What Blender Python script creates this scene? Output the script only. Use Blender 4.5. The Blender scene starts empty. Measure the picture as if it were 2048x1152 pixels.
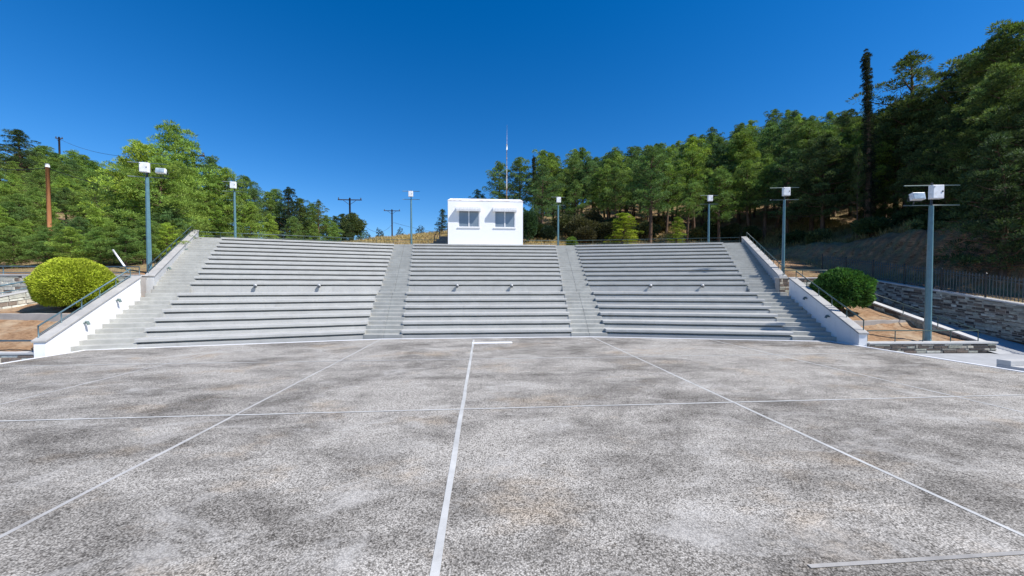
import bpy, math, random
import numpy as np
from mathutils import Vector, Matrix, noise as mnoise
R = math.radians
scene = bpy.context.scene

# ------------------------------------------------------------------ camera
camd = bpy.data.cameras.new('camera')
cam = bpy.data.objects.new('camera', camd)
scene.collection.objects.link(cam)
cam.location = (0, 0, 2.5)
cam.rotation_euler = (R(88.5), 0, R(-4.5))
camd.sensor_width = 36
camd.lens = 36 * 748 / 2048
camd.shift_y = 16.6 / 2048
camd.clip_start = 0.1
camd.clip_end = 3000
scene.camera = cam

# ------------------------------------------------------------------ sky, sun, exposure
SUN_AZ, SUN_EL = 120.0, 49.0        # clockwise from +Y, elevation
w = bpy.data.worlds.new('World'); scene.world = w; w.use_nodes = True
nt = w.node_tree; nt.nodes.clear()
sky = nt.nodes.new('ShaderNodeTexSky'); sky.sky_type = 'NISHITA'; sky.sun_disc = False
sky.sun_elevation = R(SUN_EL); sky.sun_rotation = R(SUN_AZ)
sky.altitude = 600; sky.air_density = 1.0; sky.dust_density = 0.2; sky.ozone_density = 4.0
hs = nt.nodes.new('ShaderNodeHueSaturation'); hs.inputs['Hue'].default_value = 0.506; hs.inputs['Saturation'].default_value = 1.38; hs.inputs['Value'].default_value = 1.0
bg = nt.nodes.new('ShaderNodeBackground'); bg.inputs['Strength'].default_value = 0.11
wo = nt.nodes.new('ShaderNodeOutputWorld')
nt.links.new(sky.outputs[0], hs.inputs['Color']); nt.links.new(hs.outputs[0], bg.inputs[0]); nt.links.new(bg.outputs[0], wo.inputs[0])
sd = bpy.data.lights.new('sun', 'SUN'); sd.energy = 4.6; sd.angle = R(0.5); sd.color = (1, 0.96, 0.9)
sun = bpy.data.objects.new('sun', sd); scene.collection.objects.link(sun)
sun.rotation_euler = Vector((-math.sin(R(SUN_AZ))*math.cos(R(SUN_EL)), -math.cos(R(SUN_AZ))*math.cos(R(SUN_EL)), -math.sin(R(SUN_EL)))).to_track_quat('-Z', 'Y').to_euler()
sun.location = (30, -20, 60)
scene.view_settings.view_transform = 'Standard'
scene.view_settings.look = 'None'
scene.view_settings.exposure = 0.5
scene.view_settings.gamma = 1

# ------------------------------------------------------------------ materials
class NT:
    def __init__(s, name):
        s.m = bpy.data.materials.new(name); s.m.use_nodes = True
        s.t = s.m.node_tree; s.t.nodes.clear()
        s.out = s.t.nodes.new('ShaderNodeOutputMaterial')
        s.b = s.n('ShaderNodeBsdfPrincipled'); s.l(s.b.outputs[0], s.out.inputs[0])
        s.tc = s.n('ShaderNodeTexCoord')
    def n(s, ty, **kw):
        x = s.t.nodes.new(ty)
        for k, v in kw.items(): setattr(x, k, v)
        return x
    def l(s, a, b): s.t.links.new(a, b)
    def mapping(s, scale=(1,1,1), src=None, rot=(0,0,0)):
        mp = s.n('ShaderNodeMapping'); mp.inputs['Scale'].default_value = scale; mp.inputs['Rotation'].default_value = rot
        s.l(src or s.tc.outputs['Object'], mp.inputs[0]); return mp.outputs[0]
    def noise(s, scale, vec=None, detail=4, rough=.55, dist=0):
        x = s.n('ShaderNodeTexNoise'); x.inputs['Scale'].default_value = scale; x.inputs['Detail'].default_value = detail
        x.inputs['Roughness'].default_value = rough; x.inputs['Distortion'].default_value = dist
        s.l(vec or s.tc.outputs['Object'], x.inputs['Vector']); return x.outputs['Fac']
    def ramp(s, fac, stops):
        r = s.n('ShaderNodeValToRGB'); e = r.color_ramp.elements
        while len(e) < len(stops): e.new(.5)
        for i, (p, c) in enumerate(stops):
            e[i].position = p; e[i].color = (c, c, c, 1) if not hasattr(c, '__len__') else (*c, 1)
        s.l(fac, r.inputs[0]); return r.outputs[0]
    def mix(s, fac, a, b, mode='MIX'):
        x = s.n('ShaderNodeMix', data_type='RGBA', blend_type=mode)
        for sock, v in ((x.inputs[0], fac), (x.inputs[6], a), (x.inputs[7], b)):
            if hasattr(v, 'links') or hasattr(v, 'is_linked'): s.l(v, sock)
            elif hasattr(v, '__len__'): sock.default_value = (*v, 1)
            else: sock.default_value = v
        return x.outputs[2]
    def bump(s, h, strength=.3, dist=.02):
        b = s.n('ShaderNodeBump'); b.inputs['Strength'].default_value = strength; b.inputs['Distance'].default_value = dist
        s.l(h, b.inputs['Height']); s.l(b.outputs[0], s.b.inputs['Normal'])
    def done(s, col, rough=.8, spec=.3, metal=0):
        if hasattr(col, '__len__') and not hasattr(col, 'is_linked'): s.b.inputs['Base Color'].default_value = (*col, 1)
        else: s.l(col, s.b.inputs['Base Color'])
        s.b.inputs['Roughness'].default_value = rough; s.b.inputs['Specular IOR Level'].default_value = spec
        s.b.inputs['Metallic'].default_value = metal
        return s.m

M = {}
def mat_plaza():
    k = NT('washed_aggregate')
    big = k.noise(.17, k.mapping((1,1.35,1)), 8, .68, .7)
    mid = k.noise(.95, k.mapping((.8,1.3,1)), 7, .72, .4)
    patch = k.ramp(k.mix(.42, big, mid), [(.41, 0), (.55, 1)])
    v = k.n('ShaderNodeTexVoronoi'); v.inputs['Scale'].default_value = 66; k.l(k.tc.outputs['Object'], v.inputs['Vector'])
    v.inputs['Randomness'].default_value = 1
    vd = v.outputs['Distance']
    sep = k.n('ShaderNodeSeparateColor'); k.l(v.outputs['Color'], sep.inputs[0])
    peb = k.ramp(sep.outputs[0], [(0, (.14,.127,.108)), (.12, (.32,.297,.26)), (.5, (.51,.478,.425)), (1, (.68,.642,.575))])
    gap = k.ramp(vd, [(.34, 1), (.76, .40)])
    light = k.mix(1, peb, gap, 'MULTIPLY')
    speck = k.ramp(k.noise(26, None, 4, .75), [(.45, 0), (.60, 1)])
    worn = k.mix(1, light, (.57,.565,.56), 'MULTIPLY')
    dk = k.mix(speck, worn, k.mix(1, light, (.22,.21,.20), 'MULTIPLY'))
    col = k.mix(patch, dk, light)
    # black lichen streaks, cement laitance, brown stains
    lich = k.ramp(k.noise(2.3, k.mapping((.55,1.5,1), rot=(0,0,.35)), 7, .8, .3), [(.55, 0), (.72, .75)])
    col = k.mix(lich, col, k.mix(1, col, (.55,.54,.535), 'MULTIPLY'))
    wash = k.ramp(k.noise(.55, k.mapping((1,1.6,1)), 7, .74, .8), [(.53, 0), (.68, .62)])
    col = k.mix(wash, col, k.mix(k.ramp(vd, [(.3, 0), (.9, .5)]), (.52,.50,.46), (.33,.315,.295)))
    brown = k.ramp(k.noise(.42, k.mapping((1,1.6,1), rot=(0,0,1)), 6, .68), [(.54, 0), (.70, .75)])
    col = k.mix(brown, col, k.mix(1, col, (1.02,.88,.72), 'MULTIPLY'))
    dots = k.ramp(k.noise(11, None, 2, .5), [(.70, 0), (.74, .6)])
    col = k.mix(dots, col, (.16,.14,.12))
    k.bump(vd, .35, .006)
    return k.done(col, .88, .2)
M['plaza'] = mat_plaza()

def mat_concrete(name, base, var=.12, rough=.75, streak=True, bump=.15):
    k = NT(name)
    b = np.array(base)
    n1 = k.noise(1.3, None, 6, .65, .4); n2 = k.noise(9, None, 5, .6)
    c = k.mix(k.ramp(n1, [(.35, 0), (.68, 1)]), tuple(b*(1-var)), tuple(b*(1+var*.6)))
    c = k.mix(k.ramp(n2, [(.35, .0), (.75, .35)]), c, tuple(b*(1-var*1.6)))
    if streak:
        s = k.noise(1.0, k.mapping((3.5,3.5,.5)), 6, .7)
        c = k.mix(k.ramp(s, [(.56, 0), (.75, .45)]), c, tuple(b*np.array((.62,.62,.60))))
    k.bump(k.noise(55, None, 4, .6), bump, .01)
    return k.done(c, rough, .3)
M['seat'] = mat_concrete('grey_painted_concrete', (.455,.455,.435), .11)
M['step'] = mat_concrete('worn_step_concrete', (.42,.42,.39), .17)
M['upwall'] = mat_concrete('pale_grey_render', (.52,.53,.53), .07)
M['white'] = mat_concrete('white_lime_paint', (.80,.80,.80), .04, .7, True, .08)
M['roofpaint'] = (lambda k: k.done(k.mix(k.ramp(k.noise(1.4, k.mapping((1,1,2.5)), 7, .75), [(.48, 0), (.62, .8)]), (.80,.79,.78), (.52,.44,.42)), .8, .2))(NT('stained_parapet_render'))
M['booth'] = mat_concrete('white_render', (.86,.86,.85), .02, .8, False, .05)
M['coping'] = mat_concrete('stone_coping', (.42,.41,.39), .18)
M['slab'] = mat_concrete('pale_slab', (.5,.5,.49), .14)
M['pave'] = mat_concrete('pavement_concrete', (.40,.41,.42), .16)
M['rawcon'] = mat_concrete('weathered_concrete', (.40,.37,.34), .2)
M['strip'] = mat_concrete('joint_concrete', (.53,.53,.51), .2)
M['oldstrip'] = mat_concrete('worn_joint_concrete', (.47,.46,.44), .22)
M['oldstrip2'] = mat_concrete('dirty_joint_concrete', (.40,.385,.36), .3)
M['edge'] = mat_concrete('white_edge_paint', (.78,.79,.80), .06)

def mat_metal(name, base, rough=.45, spec=.5, rust=0.):
    k = NT(name); b = np.array(base)
    c = k.mix(k.ramp(k.noise(6, None, 4), [(.3, 0), (.7, 1)]), tuple(b*.85), tuple(b*1.12))
    if rust: c = k.mix(k.ramp(k.noise(3.3, None, 6, .7), [(.5, 0), (.62, rust)]), c, (.25,.11,.05))
    return k.done(c, rough, spec)
M['rail'] = mat_metal('dark_green_paint', (.045,.085,.085), .4)
M['railblue'] = mat_metal('blue_grey_paint', (.10,.17,.20), .4)
M['pole'] = mat_metal('teal_grey_pole_paint', (.10,.20,.235), .35)
M['black'] = mat_metal('black_iron', (.025,.028,.03), .5)
M['fence'] = mat_metal('weathered_fence_iron', (.07,.08,.085), .4)
M['cab'] = mat_metal('white_cabinet_enamel', (.78,.79,.80), .35)
M['bar'] = mat_metal('grey_green_bar', (.12,.17,.16), .45)
M['alu'] = mat_metal('white_aluminium', (.75,.75,.75), .4)
M['mast'] = mat_metal('galvanised_mast', (.50,.47,.45), .45, .5, .8)
M['mastlow'] = mat_metal('rusty_mast', (.55,.36,.22), .6, .3, .5)
M['darkmetal'] = mat_metal('dark_bracket', (.06,.07,.08), .5)
M['wood'] = (lambda k: k.done(k.mix(k.ramp(k.noise(2, k.mapping((6,6,.6)), 6), [(.3, 0), (.7, 1)]), (.33,.13,.05), (.48,.22,.10)), .8, .2))(NT('tarred_pole_wood'))
M['wooddark'] = (lambda k: k.done(k.mix(k.ramp(k.noise(2, k.mapping((6,6,.6)), 6), [(.3, 0), (.7, 1)]), (.035,.03,.035), (.07,.06,.06)), .8, .2))(NT('dark_pole_wood'))
def mat_glass():
    k = NT('window_glass')
    c = k.mix(k.ramp(k.noise(.8), [(.3, 0), (.7, 1)]), (.16,.20,.24), (.22,.26,.30))
    return k.done(c, .12, .8)
M['glass'] = mat_glass()
def mat_lens():
    k = NT('floodlight_lens')
    c = k.mix(k.ramp(k.noise(5), [(.35, 0), (.65, 1)]), (.20,.27,.32), (.42,.50,.56))
    return k.done(c, .2, .8)
M['lens'] = mat_lens()

def mat_col(name, rough=.85, bumpscale=30, amp=.4, bstr=.4):
    k = NT(name)
    a = k.n('ShaderNodeAttribute'); a.attribute_name = 'Col'
    n = k.ramp(k.noise(bumpscale*.5, None, 5, .65), [(.3, 1-amp), (.7, 1+amp*.4)])
    k.bump(k.noise(bumpscale, None, 5, .6), bstr, .02)
    return k.done(k.mix(1, a.outputs['Color'], n, 'MULTIPLY'), rough, .25)
M['stone'] = mat_col('stacked_field_stone', .85, 18, .35, .5)
M['bark'] = (lambda k: (k.bump(k.noise(12, k.mapping((1,1,.3)), 5), .8, .05), k.done(k.mix(k.ramp(k.noise(9, k.mapping((1,1,.25)), 5), [(.3, 0), (.7, 1)]), (.06,.04,.03), (.20,.13,.09)), .9, .15))[1])(NT('pine_bark'))

def mat_leaf(name, trans=.25, rnd=.25):
    k = NT(name)
    a = k.n('ShaderNodeAttribute'); a.attribute_name = 'Col'
    oi = k.n('ShaderNodeObjectInfo')
    f = k.ramp(oi.outputs['Random'], [(0, (1-rnd*.8, 1-rnd*.7, 1-rnd*.2)), (.5, (1,1,1)), (1, (1+rnd, 1+rnd*.7, 1-rnd*.3))])
    c = k.mix(1, a.outputs['Color'], f, 'MULTIPLY')
    k.done(c, .65, .1)
    tr = k.n('ShaderNodeBsdfTranslucent'); k.l(k.mix(1, c, (1.3,1.35,.6), 'MULTIPLY'), tr.inputs[0])
    ms = k.n('ShaderNodeMixShader'); ms.inputs[0].default_value = trans
    k.l(k.b.outputs[0], ms.inputs[1]); k.l(tr.outputs[0], ms.inputs[2]); k.l(ms.outputs[0], k.out.inputs[0])
    return k.m
M['needle'] = mat_leaf('pine_needles', .24, .3)
M['leaf'] = mat_leaf('shrub_leaves', .2, .05)
M['straw'] = mat_leaf('dry_grass_blades', .25, .05)

def mat_terrain():
    k = NT('dry_hillside')
    geo = k.n('ShaderNodeNewGeometry'); sep = k.n('ShaderNodeSeparateXYZ'); k.l(geo.outputs['Normal'], sep.inputs[0])
    n1 = k.noise(.35, None, 8, .65, .5); n2 = k.noise(3.5, None, 6, .7); n3 = k.noise(.8, k.mapping((1,1,1)), 6, .7)
    grass = k.mix(k.ramp(n2, [(.3, 0), (.7, 1)]), (.24,.17,.085), (.50,.39,.20))
    earth = k.mix(k.ramp(n3, [(.3, 0), (.7, 1)]), (.22,.13,.075), (.42,.28,.17))
    flat = k.mix(k.ramp(n1, [(.42, 0), (.56, 1)]), grass, earth)
    steep = k.ramp(sep.outputs['Z'], [(.72, 1), (.9, 0)])
    rock = k.mix(k.ramp(k.noise(1.6, k.mapping((.6,.6,1.6)), 8, .75, 1.2), [(.38, 0), (.62, 1)]), (.17,.08,.04), (.70,.38,.20))
    c = k.mix(steep, flat, rock)
    k.bump(k.mix(.5, n2, k.noise(14, None, 6, .7)), .9, .25)
    return k.done(c, .95, .1)
M['terrain'] = mat_terrain()
def mat_soil():
    k = NT('needle_covered_soil')
    c = k.mix(k.ramp(k.noise(5, k.mapping((1,2.2,1)), 8, .75), [(.32, 0), (.68, 1)]), (.17,.095,.05), (.47,.30,.175))
    c = k.mix(k.ramp(k.noise(1.1, None, 5), [(.46, 0), (.66, .7)]), c, (.50,.40,.28))
    k.bump(k.noise(25, k.mapping((1,2.5,1)), 6, .8), .9, .04)
    return k.done(c, .95, .1)
M['soil'] = mat_soil()

# ------------------------------------------------------------------ mesh helpers
COL = scene.collection
class MB:
    def __init__(s): s.v = []; s.f = []; s.c = []
    def add(s, vs, fs, col=None):
        o = len(s.v); s.v += [tuple(v) for v in vs]; s.f += [tuple(i+o for i in f) for f in fs]
        s.c += [col or (1,1,1)]*len(vs); return s
    def box(s, x0, x1, y0, y1, z0, z1, mtx=None, col=None):
        vs = [Vector(p) for p in ((x0,y0,z0),(x1,y0,z0),(x1,y1,z0),(x0,y1,z0),(x0,y0,z1),(x1,y0,z1),(x1,y1,z1),(x0,y1,z1))]
        if mtx is not None: vs = [mtx @ v for v in vs]
        return s.add(vs, [(0,3,2,1),(4,5,6,7),(0,1,5,4),(1,2,6,5),(2,3,7,6),(3,0,4,7)], col)
    def prism(s, poly, z0, z1):         # poly ccw list of (x,y); z0,z1 floats or lists
        n = len(poly)
        a = z0 if hasattr(z0, '__len__') else [z0]*n; b = z1 if hasattr(z1, '__len__') else [z1]*n
        vs = [(p[0], p[1], a[i]) for i, p in enumerate(poly)] + [(p[0], p[1], b[i]) for i, p in enumerate(poly)]
        return s.add(vs, [tuple(reversed(range(n))), tuple(range(n, 2*n))] + [(i, (i+1)%n, n+(i+1)%n, n+i) for i in range(n)])
    def tube(s, pts, r, n=8, cap=True):
        pts = [Vector(p) for p in pts]; rs = r if hasattr(r, '__len__') else [r]*len(pts)
        vs = []; up = Vector((0,0,1))
        for i, p in enumerate(pts):
            d = (pts[min(i+1, len(pts)-1)] - pts[max(i-1, 0)]).normalized()
            a = d.cross(up) if abs(d.dot(up)) < .95 else d.cross(Vector((0,1,0)))
            a.normalize(); b = d.cross(a)
            for k in range(n):
                t = 2*math.pi*k/n; vs.append(p + (a*math.cos(t) + b*math.sin(t))*rs[i])
        fs = [(i*n+k, i*n+(k+1)%n, (i+1)*n+(k+1)%n, (i+1)*n+k) for i in range(len(pts)-1) for k in range(n)]
        if cap: fs += [tuple(range(n)), tuple(reversed(range((len(pts)-1)*n, len(pts)*n)))]
        return s.add(vs, fs)
    def build(s, name, mat, parent=None, smooth=False, cols=False):
        me = bpy.data.meshes.new(name); me.from_pydata(s.v, [], s.f)
        if cols:
            ca = me.color_attributes.new('Col', 'FLOAT_COLOR', 'POINT')
            ca.data.foreach_set('color', np.c_[np.array(s.c, dtype=np.float32), np.ones(len(s.c), dtype=np.float32)].ravel())
        me.materials.append(mat); me.update()
        if smooth: me.polygons.foreach_set('use_smooth', [True]*len(me.polygons))
        o = bpy.data.objects.new(name, me); COL.objects.link(o)
        if parent: o.parent = parent
        return o
def recalc(o):
    import bmesh
    b = bmesh.new(); b.from_mesh(o.data); bmesh.ops.recalc_face_normals(b, faces=b.faces); b.to_mesh(o.data); b.free(); return o
def tag(o, label=None, cat=None, group=None, kind=None):
    if label: o['label'] = label
    if cat: o['category'] = cat
    if group: o['group'] = group
    if kind: o['kind'] = kind
    return o
def empty(name, loc=(0,0,0), rz=0, label=None, cat=None, group=None):
    o = bpy.data.objects.new(name, None); COL.objects.link(o); o.location = loc; o.rotation_euler = (0,0,rz)
    o.empty_display_size = .3
    return tag(o, label, cat, group)
def kids(o): return [c for c in bpy.data.objects if c.parent == o]
def dup(root, loc, rz=0, sc=1, label=None, group=None, cat=None):
    r = root.copy(); COL.objects.link(r); r.location = loc; r.rotation_euler = (0,0,rz)
    r.scale = (sc, sc, sc) if not hasattr(sc, '__len__') else sc
    if label: r['label'] = label
    if group: r['group'] = group
    if cat: r['category'] = cat
    for ch in KC.setdefault(root.name, kids(root)):
        c = ch.copy(); COL.objects.link(c); c.parent = r
        for g in KC.setdefault(ch.name, kids(ch)):
            d = g.copy(); COL.objects.link(d); d.parent = c
    return r
KC = {}
def bevel(o, wdt=.01, seg=2):
    m = o.modifiers.new('bevel', 'BEVEL'); m.width = wdt; m.segments = seg; m.limit_method = 'ANGLE'; return o
V2 = lambda a: Vector((a[0], a[1]))

# ------------------------------------------------------------------ plan of the stand
DS, NL, NU = .8, 6, 11
S_WALL = 6.2
ZL = lambda i: .352 + .363*i                 # top of lower row i
ZU = lambda j: 2.742 + .342*j                # top of upper row j
ZW = ZL(5)                                   # cross walkway
ZT = ZU(10)
class Sec:                                   # u runs outward/right, s back
    def __init__(s, o, th, left, right):     # left/right: knots (s, u)
        s.o = V2(o); s.th = th; s.U = Vector((math.cos(th), math.sin(th))); s.N = Vector((-math.sin(th), math.cos(th)))
        s.L = left; s.Rr = right
    def uo(s, tab, q):
        xs = [t[0] for t in tab]; return float(np.interp(q, xs, [t[1] for t in tab])) if q >= xs[0] else tab[0][1] + (q-xs[0])*(tab[1][1]-tab[0][1])/(tab[1][0]-tab[0][0])
    def P(s, u, q): return s.o + s.U*u + s.N*q
    def l(s, q): return s.P(s.uo(s.L, q), q)
    def r(s, q): return s.P(s.uo(s.Rr, q), q)
def loc_u(o, th, pts):
    o = V2(o); U = Vector((math.cos(th), math.sin(th))); N = Vector((-math.sin(th), math.cos(th)))
    return [((V2(p)-o).dot(N), (V2(p)-o).dot(U)) for p in pts]
th = R(15.5); oL = (-5.72, 18.6)
LS = Sec(oL, th, loc_u(oL, th, [(-14.1,16.3), (-15.3,20.0), (-16.2,22.1), (-19.5,29.8)]), loc_u(oL, th, [(-5.72,18.6), (-7.52,32.8)]))
CS = Sec((0, 18.45), 0, [(0,-3.93), (14.15,-5.9)], [(0,4.5), (14.15,6.47)])
th = R(-13.5); oR = (6.2, 18.35)
RS = Sec(oR, th, loc_u(oR, th, [(6.2,18.35), (8.13,32.3)]), loc_u(oR, th, [(14.5,16.35), (15.7,20.1), (16.6,22.1), (19.9,29.6)]))
WL_low = ((-15.75,14.75), (-16.75,19.75)); WL_up = ((-17.75,21.75), (-21.7,30.6))
WR_low = ((15.85,14.55), (17.4,20.0)); WR_up = ((18.1,21.5), (22.2,30.6))
def isect(p, d, a, b):
    a = V2(a); b = V2(b); e = b-a
    t = ((a.x-p.x)*e.y - (a.y-p.y)*e.x) / (d.x*e.y - d.y*e.x)
    return p + d*t

def row_mesh(sec, q, ztop, zbase, depth=DS, mb=None, top=False):
    prof = [(0,ztop-.015),(0,ztop-.125),(.24,ztop-.13),(.24,ztop-.215),(.03,ztop-.22),(.035,zbase),(depth+.05,zbase),(depth+.05,ztop),(.015,ztop)]
    mb = mb or MB(); n = len(prof)
    ns = 14
    vs = []
    jit = [random.uniform(-.004,.004) for _ in range(ns+1)]
    for k in range(ns+1):
        t = k/ns
        for (a, z) in prof:
            p = sec.l(q+a)*(1-t) + sec.r(q+a)*t
            vs.append((p.x, p.y, z + (jit[k] if z > zbase+.1 else 0)))
    fs = [tuple(range(n)), tuple(reversed(range(ns*n, ns*n+n)))]
    for k in range(ns):
        for i in range(n):
            fs.append((k*n+i, (k+1)*n+i, (k+1)*n+(i+1)%n, k*n+(i+1)%n))
    return mb.add(vs, fs)
random.seed(5)
blocks = []
for sec, lab in ((LS, 'wide grey concrete seating block left of the booth, beside the golden bush'), (CS, 'narrow middle grey seating block directly below the white booth'), (RS, 'grey concrete seating block on the right, crossed by lamp shadows')):
    e = empty('seating_block', (0,0,0), 0, lab, 'seating block', 'blocks of the open-air stand')
    for i in range(NL):
        recalc(row_mesh(sec, i*DS, ZL(i), -.3, DS if i < 5 else S_WALL-4.0).build('seat_row', M['seat'], e))
    for j in range(NU):
        recalc(row_mesh(sec, S_WALL+j*DS, ZU(j), ZW-.3, DS).build('seat_row', M['seat'], e))
    blocks.append(e)
# small spotlights on the walkway wall, two per block
for sec, e, pos in ((LS, blocks[0], (.31,.64)), (CS, blocks[1], (.31,.66)), (RS, blocks[2], (.40,.72))):
    for t in pos:
        p = sec.l(S_WALL)*(1-t) + sec.r(S_WALL)*t
        d = -sec.N
        q = Vector((p.x, p.y, ZW+.40))
        m_ = MB(); dv = Vector((d.x, d.y, 0))
        m_.tube([q - dv*.02, q + dv*.03, q + dv*.04, q + dv*.14, q+dv*.17], [.05,.05,.075,.09,.03], 12)
        s_ = m_.build('spotlight', M['upwall'], e, True)
        MB().tube([q+dv*.14+Vector((0,0,-.03)), q+dv*.10+Vector((0,0,-.11))], [.08,.08], 12).build('lens', M['darkmetal'], s_)

# aisle stairs: polygons between neighbouring blocks
def quadstep(mb, A, B, C, D, z0, z1): mb.prism([(p.x, p.y) for p in (A, B, C, D)], z0, z1)
def stairs(lf, rf, label, gap=True):
    e = empty('aisle_stairs', (0,0,0), 0, label, 'stairs', 'stairs between the seating blocks')
    def flight(name, qs):
        mb = MB()
        for (q0, q1, zb, zt) in qs:
            A, B, C, D = lf(q0), rf(q0), rf(q1), lf(q1)
            if gap:
                m0 = (A+B)/2; m1 = (C+D)/2; g = (B-A).normalized()*.007
                quadstep(mb, A, m0-g, m1-g, D, zb, zt); quadstep(mb, m0+g, B, C, m1+g, zb, zt+random.uniform(-.003,.003))
                inn = (C+D-A-B)*.5*.06
                quadstep(mb, m0-g*3+inn, m0+g*3+inn, m1+g*3, m1-g*3, zb+.01, zt-.03)
            else: quadstep(mb, A, B, C, D, zb, zt)
        bevel(recalc(mb.build(name, M['step'], e)), .012, 2)
    lo = []; zs = ZL(0)/2
    for k in range(2*NL):
        q0 = .4*k
        z = (ZL(k//2) if k % 2 else (zs if k == 0 else (ZL(k//2-1)+ZL(k//2))/2)) - .005
        lo.append((q0, q0+.42 if k < 11 else S_WALL+.42, -.3, z))
    flight('lower_flight', lo)
    up = [(S_WALL-.4, S_WALL+.02, ZW-.2, ZW+.19), (S_WALL, S_WALL+.42, ZW-.2, ZW+.383)]
    for k in range(2*NU-1):
        q0 = S_WALL+.4+.4*k; z = (ZU(k//2) if k % 2 == 0 else (ZU(k//2)+ZU(k//2+1))/2) - .005
        up.append((q0, q0+.42 if k < 2*NU-2 else q0+.5, ZW-.2, z))
    flight('upper_flight', up)
    return e
EXT = .06
stairs(lambda q: LS.r(q)-Vector((EXT,0)), lambda q: CS.l(q)+Vector((EXT,0)), 'grey aisle stairs between the left and the middle seating block')
stairs(lambda q: CS.r(q)-Vector((EXT,0)), lambda q: RS.l(q)+Vector((EXT,0)), 'grey aisle stairs between the middle and the right seating block')
def wl(q):
    a, b = WL_low if q < 5.0 else WL_up
    return isect(LS.P(0, q), LS.U, a, b) - LS.U*.02
def wr(q):
    a, b = WR_low if q < 5.0 else WR_up
    return isect(RS.P(0, q), RS.U, a, b) + RS.U*.02
stairs(wl, lambda q: LS.l(q)+LS.U*EXT, 'outer stairs along the white wall beside the golden bush', False)
stairs(lambda q: RS.r(q)-RS.U*EXT, wr, 'outer stairs along the shaded wall at the far right of the seating', False)

# back platform behind the last row and behind the stairs
mb = MB()
qb = S_WALL+NU*DS+.03
poly = [LS.P(LS.uo(LS.L,qb)-2.1, qb), LS.r(qb), CS.l(qb), CS.r(qb), RS.l(qb), RS.P(RS.uo(RS.Rr,qb)+2.1, qb)]
back = [(p.x + (-.2 if p.x < -8 else .2 if p.x > 8 else 0), p.y+2.4) for p in reversed(poly)]
mb.prism([(p.x, p.y) for p in poly] + back, 4.0, ZT-.02)
tag(recalc(mb.build('walkway', M['slab'])), kind='structure')

# ------------------------------------------------------------------ plaza
XL, XR = -15.55, 15.75
fl = [isect(LS.P(0,-.3), LS.U, (XL,0), (XL,30)), isect(LS.P(0,-.3), LS.U, (-4.8,0), (-4.8,30)), isect(RS.P(0,-.3), RS.U, (5.3,0), (5.3,30)), isect(RS.P(0,-.3), RS.U, (XR,0), (XR,30))]
fl[1].y = fl[2].y = 18.15
fl[0] = Vector((XL, 15.9)); fl[3] = Vector((XR, 15.75))
outline = [(XL,-14), (XR,-14), (XR, fl[3].y), (fl[2].x, fl[2].y), (fl[1].x, fl[1].y), (XL, fl[0].y)]
m_ = MB(); m_.prism(outline, -.35, 0.0)
tag(recalc(m_.build('ground', M['plaza'])), kind='structure')
def strip(a, b, wd, z=.004, h=None):
    a = V2(a); b = V2(b); d = (b-a).normalized(); n = Vector((-d.y, d.x))*wd/2
    return [(p.x, p.y) for p in (a-n, b-n, b+n, a+n)]
def flat_strip(name, segs, wd, mat, z):
    mb = MB()
    for k, (a, b) in enumerate(segs):
        A = V2(a); B = V2(b); n = max(1, int((B-A).length/1.0)); d = (B-A).normalized(); nn = Vector((-d.y, d.x))
        vs = []
        for i in range(n+1):
            p = A+(B-A)*i/n; wj = wd/2*random.uniform(.88,1.12); oj = random.uniform(-.008,.008)
            for s_ in (-1, 1): q = p + nn*(oj+s_*wj); vs.append((q.x, q.y, z))
        mb.add(vs, [(2*i, 2*i+2, 2*i+3, 2*i+1) for i in range(n)])
    return tag(recalc(mb.build(name, mat)), kind='structure')
ytop = lambda x: float(np.interp(x, [XL, fl[1].x, fl[2].x, XR], [fl[0].y, 18.15, 18.15, fl[3].y]))-.02
flat_strip('ground_joint_strip', [((x,-13), (x, ytop(x))) for x in (5.4,10.7)], .055, M['strip'], .004)
flat_strip('ground_joint_strip', [((x,-13), (x, ytop(x))) for x in (-10.2,-4.8)], .06, M['oldstrip'], .004)
flat_strip('ground_centre_strip', [((-.42,-13), (-.42, 17.6))], .078, M['strip'], .005)
flat_strip('ground_cross_strip', [((XL+.1,y), (XR-.1,y)) for y in (7.6,12.87)], .05, M['strip'], .008)
flat_strip('ground_cross_strip', [((2.9,3.05), (XR-.1,3.05))], .042, M['oldstrip2'], .008)
# white edge of the plaza
mb = MB()
pts = [(XL,-14), (XL, fl[0].y), (fl[1].x, 18.15), (fl[2].x, 18.15), (XR, fl[3].y), (XR,-14)]
for a, b in zip(pts[:-1], pts[1:]):
    mb.prism(strip(a, b, .13), -.34, .012 + .001*len(mb.v)/8)
tag(recalc(mb.build('plaza_edge', M['edge'])), kind='structure')
pl = MB(); pl.box(-.88,.88,-.21,.21,0,.02)
o = recalc(pl.build('ground_plate', M['edge'])); o.location = (.42,16.5,.006); tag(o, 'long white plate lying flat on the paving at the end of the centre line', 'plate')
bevel(o, .006)

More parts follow.
